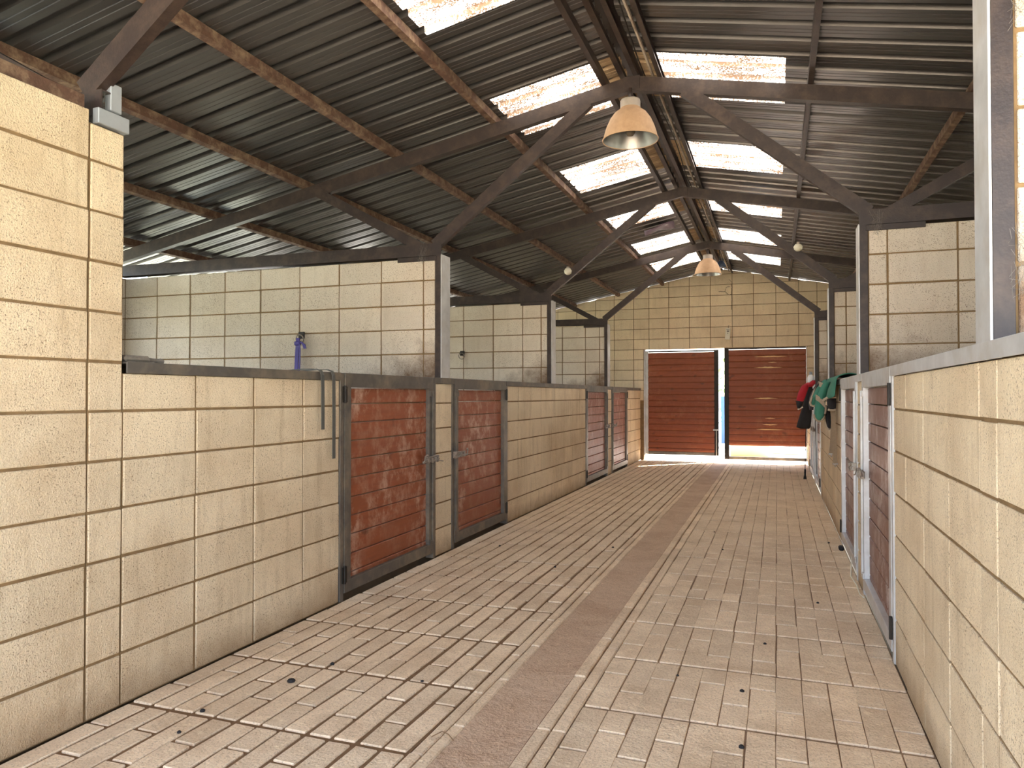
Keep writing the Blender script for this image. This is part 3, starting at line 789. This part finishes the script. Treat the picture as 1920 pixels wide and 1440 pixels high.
def fold(rows, y, dep, mat, name, par, lean=0.0, wav=.12):
    """thick folded cloth: elliptical cross-sections lofted down rows of (z, x0, x1)"""
    rr = []
    for (z0, a0, b0), (z1, a1, b1) in zip(rows[:-1], rows[1:]):
        for q in range(4):
            t_ = q / 4; rr.append((z0 + (z1 - z0) * t_, a0 + (a1 - a0) * t_, b0 + (b1 - b0) * t_))
    rr.append(rows[-1]); k = 20; vs = []; fs = []; n = len(rr)
    for i_, (z, a, b) in enumerate(rr):
        cx = (a + b) / 2; w = (b - a) / 2; t_ = i_ / (n - 1)
        dd = dep * (.75 + .5 * math.sin(math.pi * min(1, t_ * 1.1)))
        for j_ in range(k):
            an = 2 * math.pi * j_ / k; f_ = 1 + wav * math.sin(3 * an + t_ * 4)
            vs.append((cx + w * math.cos(an), y + lean * t_ + dd * math.sin(an) * f_, z + .006 * math.sin(an * 2 + t_ * 5)))
    for i_ in range(n - 1):
        for j_ in range(k): fs.append((i_ * k + j_, i_ * k + (j_ + 1) % k, (i_ + 1) * k + (j_ + 1) % k, (i_ + 1) * k + j_))
    fs += [tuple(range(k)), tuple(range((n - 1) * k, n * k))[::-1]]
    return MB().add(vs, fs).obj(name, mat, par, smooth=True)
def edge(pts, y, name, par, r=.011, mat=None):
    return MB().tube([(x, y, z) for z, x in pts], r, 7).obj(name, mat or M_trim, par, smooth=True)
GF = [(1.40, .41, .47), (1.337, .379, .448), (1.254, .348, .429), (1.188, .334, .423), (1.111, .327, .418), (1.073, .331, .412), (1.045, .353, .386)]
fold(GF, 7.47, .05, M_green, 'front_fold', rug)
edge([(1.188, .426), (1.15, .425), (1.111, .420), (1.073, .413), (1.045, .388), (1.038, .37), (1.045, .348), (1.073, .330), (1.10, .326)], 7.45, 'binding', rug)
GB = [(1.427, .433, .492), (1.346, .37, .443), (1.264, .33, .40), (1.206, .311, .373), (1.18, .318, .361)]
fold(GB, 7.92, .05, M_green, 'back_fold', rug)
edge([(1.264, .326), (1.206, .309), (1.18, .316), (1.172, .34), (1.18, .362), (1.21, .375)], 7.88, 'binding', rug)
fold([(1.262, .430, .507), (1.201, .430, .509), (1.145, .438, .505)], 7.33, .03, M_blk, 'lining', rug)
edge([(1.222, .394), (1.238, .402), (1.254, .425), (1.262, .46), (1.262, .507)], 7.29, 'binding', rug, .012)
edge([(1.150, .436), (1.143, .455), (1.142, .48), (1.150, .503)], 7.29, 'binding', rug, .010)
fold([(1.176, .425, .477), (1.109, .427, .478), (1.031, .431, .482), (.98, .441, .482), (.961, .453, .473)], 7.62, .025, M_blk, 'lining_tail', rug)
edge([(1.176, .423), (1.109, .424), (1.031, .428), (.98, .439), (.958, .455), (.958, .47)], 7.60, 'binding', rug, .009)
def band(pts, w, y, name):
    ribbon([(x, y, z) for z, x in pts], w, (.0, .25, .97), .006, name, M_trim, parent=rug)
band([(1.262, .338), (1.245, .365), (1.215, .392), (1.19, .415)], .052, 7.405, 'webbing_band')
band([(1.385, .375), (1.375, .40), (1.36, .43)], .05, 7.55, 'webbing_band')
for pts, y in (([(1.145, .480), (1.028, .482), (.877, .475), (.743, .465)], 7.35), ([(1.10, .476), (.915, .484), (.767, .488), (.663, .492)], 7.25)):
    ribbon([(x, y, z) for z, x in pts], .036, (1, 0, 0), .006, 'girth_strap', M_girth, parent=rug)
    x, z = pts[-1][1], pts[-1][0]
    MB().box(x - .024, x + .024, y - .006, y + .006, z - .012, z + .004, .002).box(x - .006, x + .006, y - .005, y + .005, z - .03, z - .01, .002).obj('buckle', M_latch, rug)
# second dark rug behind with beige edge
rug2 = empty('dark_rug', (.45, 8.9, 1.42), 'dark grey rug with pale edging behind the green rug', 'horse rug')
M_drk = flat('dark_rug_cloth', (.03, .022, .03), .8)
solid(cloth(10, 16, hang(0, 8.70, 9.3, lambda u: .05, lambda u: .08, wob=.01)).obj('canvas', M_drk, rug2, smooth=True), .012)
fold([(1.43, .42, .483), (1.339, .371, .438), (1.25, .335, .40), (1.19, .325, .385), (1.12, .335, .375)], 8.75, .05, M_drk, 'front_fold', rug2)
edge([(1.43, .43), (1.34, .385), (1.25, .352), (1.19, .338)], 8.69, 'edging', rug2, .009)
# saddle rack with red and black jacket
rack = empty('saddle_rack', (XR, 10.0, 1.33), 'wall rack arm carrying the red and black jacket', 'rack')
for nm, mb in (('arm', MB().tube([(XR, 10.0, 1.33), (.385, 10.0, 1.36)], .012, 8)), ('plate', MB().box(XR - .006, XR, 9.955, 10.045, 1.26, 1.37, .002)), ('hook', MB().tube([(.385, 10.0, 1.36), (.37, 10.0, 1.38), (.365, 10.0, 1.395)], .01, 8))):
    mb.obj(nm, M_hinge, rack)
jk = empty('jacket', (.36, 9.95, 1.40), 'red and black jacket hanging beside the gate on the right', 'jacket')
def body(xc, hw, z1, z0, m, nm, y=9.93, skew=0.0, bw=1.25, depth=.09, nf=9):
    def f(u, v):
        a = 2 * math.pi * u; z = z1 + (z0 - z1) * v
        w = hw * (.55 + (bw - .55) * min(1, v * 1.25 + .1)) * (1 + .10 * math.sin(nf * a / 2 + v * 3))
        return (xc + skew * v + math.cos(a) * w, y + math.sin(a) * depth * (.6 + .5 * v), z + .015 * math.sin(a * 2))
    o = cloth(28, 12, f).obj(nm, m, jk, smooth=True); return solid(o, .008)
fold([(1.407, .352, .415), (1.304, .338, .414), (1.187, .313, .411), (1.069, .279, .407), (.952, .243, .401), (.885, .226, .39), (.864, .281, .374)], 9.92, .06, M_blk, 'black_body', jk, wav=.2)
fold([(1.432, .349, .416), (1.392, .288, .375), (1.319, .251, .352), (1.246, .228, .325), (1.19, .22, .295)], 9.80, .04, M_red, 'red_sleeve', jk)
fold([(1.206, .218, .312), (1.144, .228, .293), (1.118, .236, .266)], 9.80, .042, M_blk, 'cuff', jk)
fold([(1.46, .408, .444), (1.42, .363, .443), (1.384, .36, .40)], 9.76, .03, M_red, 'red_collar', jk)
MB().tube([(.30, 9.80, 1.135), (.27, 9.80, 1.12), (.24, 9.80, 1.10)], .011, 6).obj('glove_tip', M_ceram, jk)
# lunge whip hanging
wh = empty('lunge_whip', (.395, 12.1, 0), 'thin black whip standing on its knobbed end below the jacket, leaning on the rail', 'whip')
for nm, mb, m in (('lash', MB().tube([(.397, 12.1, .14), (.41, 12.12, .7), (.45, 12.2, 1.1), (.502, 12.3, 1.40)], .006, 6), M_blk), ('handle', MB().tube([(.395, 12.1, .05), (.397, 12.1, .15)], .013, 8), M_blk), ('pommel', MB().tube([(.395, 12.1, .0), (.395, 12.1, .05)], .022, 10, [.026, .018]), M_blk)):
    mb.obj(nm, m, wh)
# bottle on the rail
bt = empty('white_bottle', (.47, 11.7, 1.42), 'white bottle standing on the right rail behind the jacket', 'bottle')
for nm, pf, m in (('body', [(0, 0), (.045, 0), (.048, .01), (.048, .12), (.03, .155), (.018, .165)], flat('white_plastic', (.8, .8, .82), .35)), ('cap', [(.02, .16), (.022, .165), (.02, .205), (0, .207)], flat('grey_cap', (.3, .32, .36), .4))):
    o = MB().lathe(pf, (0, 0, 0), 20).obj(nm, m, smooth=True); o.parent = bt
# black strip down the far door
ribbon([(XR - .02, 10.95, 1.43), (XR - .03, 10.95, 1.2), (XR - .03, 10.93, .9), (XR - .02, 10.97, .55), (XR - .015, 10.9, .2)], .05, (0, 1, 0), .006, 'black_strap', M_blk, label='long black strap hanging down the far right door', cat='strap')
# white cord at right door foot
MB().tube([(XR - .005, 6.0, .10), (XR - .02, 5.9, .03), (XR - .04, 5.7, .006), (XR - .025, 5.45, .005), (XR - .03, 5.2, .006), (XR - .02, 5.08, .02)], .0045, 6).obj('loose_string', M_ceram, label='thin white cord on the floor at the second right door', cat='cord')
MB().box(XR - .05, XR - .01, 6.62, 6.70, .0, .035, .01).obj('door_stop', M_blk, label='small black rubber lump at the foot of the second right door', cat='door stop')
# droppings and twigs on the floor
dr = [((-2.05, 2.78), .016, 'dark flat scrap on the pavers near the left wall'), ((-1.50, 2.98), .007, 'tiny black pellet near the drain channel at left')]
for (x, y), r, lab in dr:
    MB().lathe([(0, .0), (r * 1.1, .0), (r * 1.2, r * .3), (r * .8, r * .7), (0, r * .8)], (x, y, .0), 9).obj('dirt_lump', M_blk, label=lab, cat='dirt')
random.seed(21)
for k in range(16):
    x = R(-.7, .45) if k % 3 else R(-2.4, -1.3); y = R(2.2, 7.5); r = R(.005, .009)
    MB().lathe([(0, .0), (r * 1.2, .0), (r * 1.3, r * .6), (r * .7, r * 1.2), (0, r * 1.3)], (x, y, .0), 7).obj('pellet', M_blk, label='tiny dark pellet of dirt on the paved aisle floor', cat='dirt', group='tiny dirt pellets on the aisle floor')
MB().tube([(-1.22, 2.50, .006), (-1.19, 2.53, .018), (-1.16, 2.52, .016), (-1.13, 2.50, .006)], .002, 5).obj('twig', M_dirt, label='thin curved twig on the edge of the drain channel', cat='twig')

# ---------------------------------------------------------------- outside beyond the gate
M_blue = flat('blue_painted_steel', (.02, .09, .22), .5)
bf = empty('blue_fence', (-1.5, 19.5, 0), 'blue fence seen through the gap in the gate', 'fence')
for k in range(14):
    MB().box(-4.5 + k * .45, -4.5 + k * .45 + .40, 19.5, 19.53, .05, 1.25, .004).obj('slat', M_blue, bf)
for k in range(3): MB().box(-4.5 + k * 3, -4.42 + k * 3, 19.54, 19.62, -.03, 1.3, .004).obj('fence_post', M_blue, bf)
def hedge(cx, cy, w, d, h, lab):
    H = empty('hedge', (cx, cy, 0), lab, 'hedge', 'hedges beyond the yard')
    mb = MB()
    for k in range(900):
        x = R(-w / 2, w / 2); y = R(-d / 2, d / 2); z = h * R(.02, 1) ** .7; s = R(.06, .13)
        a = Vector((R(-1, 1), R(-1, 1), R(-1, 1))).normalized(); b = a.cross(Vector((0, 0, 1))).normalized()
        c = Vector((x, y, z)); mb.add([c - a * s, c + b * s * .5, c + a * s, c - b * s * .5], [(0, 1, 2, 3)])
    o = mb.obj('foliage', M_leaf); o.parent = H
    for k in range(3):
        o = MB().tube([(w * (k - 1) * .3, 0, 0), (w * (k - 1) * .3, 0, h * .7)], .04, 6).obj('stem', M_purlin); o.parent = H
M_leaf = simple('hedge_leaf', (.12, .26, .05), .7, var=.4, scale=8)
hedge(-2.5, 23, 5, 1.4, 2.4, 'yellow green hedge behind the blue fence'); hedge(2.6, 24, 5, 1.4, 1.7, 'low hedge beyond the yard, seen under the right gate leaf')
MB().box(-.95, -.15, 16.4, 16.9, -.03, .32, .02).obj('sandstone_block', flat('tan_stone', (.62, .38, .2), .9), label='tan block lying outside under the right gate leaf', cat='stone')
MB().box(-.1, .5, 17.4, 17.7, -.03, .10, .02).obj('kerb_stone', flat('pink_stone', (.55, .42, .36), .9), label='low pinkish kerb stone outside the gate', cat='stone')

# cracks in the end wall
for pts in ([(-.86, 3.50), (-.80, 3.44), (-.805, 3.25), (-.80, 2.84)], [(-1.05, 3.27), (-.93, 3.26), (-.90, 3.34), (-.82, 3.36)], [(-.93, 3.27), (-.86, 3.20), (-.80, 3.20)]):
    q = []
    for (a, b), (c, d) in zip(pts[:-1], pts[1:]):
        for k in range(6): q.append((a + (c - a) * k / 6 + R(-.008, .008), YE + .0005, b + (d - b) * k / 6 + R(-.008, .008)))
    MB().tube(q, .0035, 4).obj('crack', M_hinge, we, label='dark jagged crack')

# cobwebs
M_web = flat('dusty_cobweb', (.20, .18, .16), .9)
def web(c, r, n, lab):
    c = Vector(c); mb = MB()
    for k in range(n):
        a = c + Vector((R(-r, r) * .5, R(-.01, .0), R(-r, r))); b = c + Vector((R(-r, r) * .5, R(-.02, .0), R(-r, r)))
        m_ = (a + b) / 2 + Vector((R(-.01, .01), -.004, R(-.02, .0)))
        mb.tube([a, m_, b], .00045, 3)
    mb.obj('cobweb', M_web, label=lab, cat='cobweb', kind='stuff')
web((.60, 2.178, 2.30), .10, 40, 'wispy cobweb high on the near right post')
web((.60, 2.178, 1.62), .10, 40, 'wispy cobweb low on the near right post')
web((.62, 5.37, 2.42), .09, 40, 'cobweb on the right foot of the large truss')
web((-2.70, 5.37, 2.42), .09, 30, 'cobweb on the left foot of the large truss')
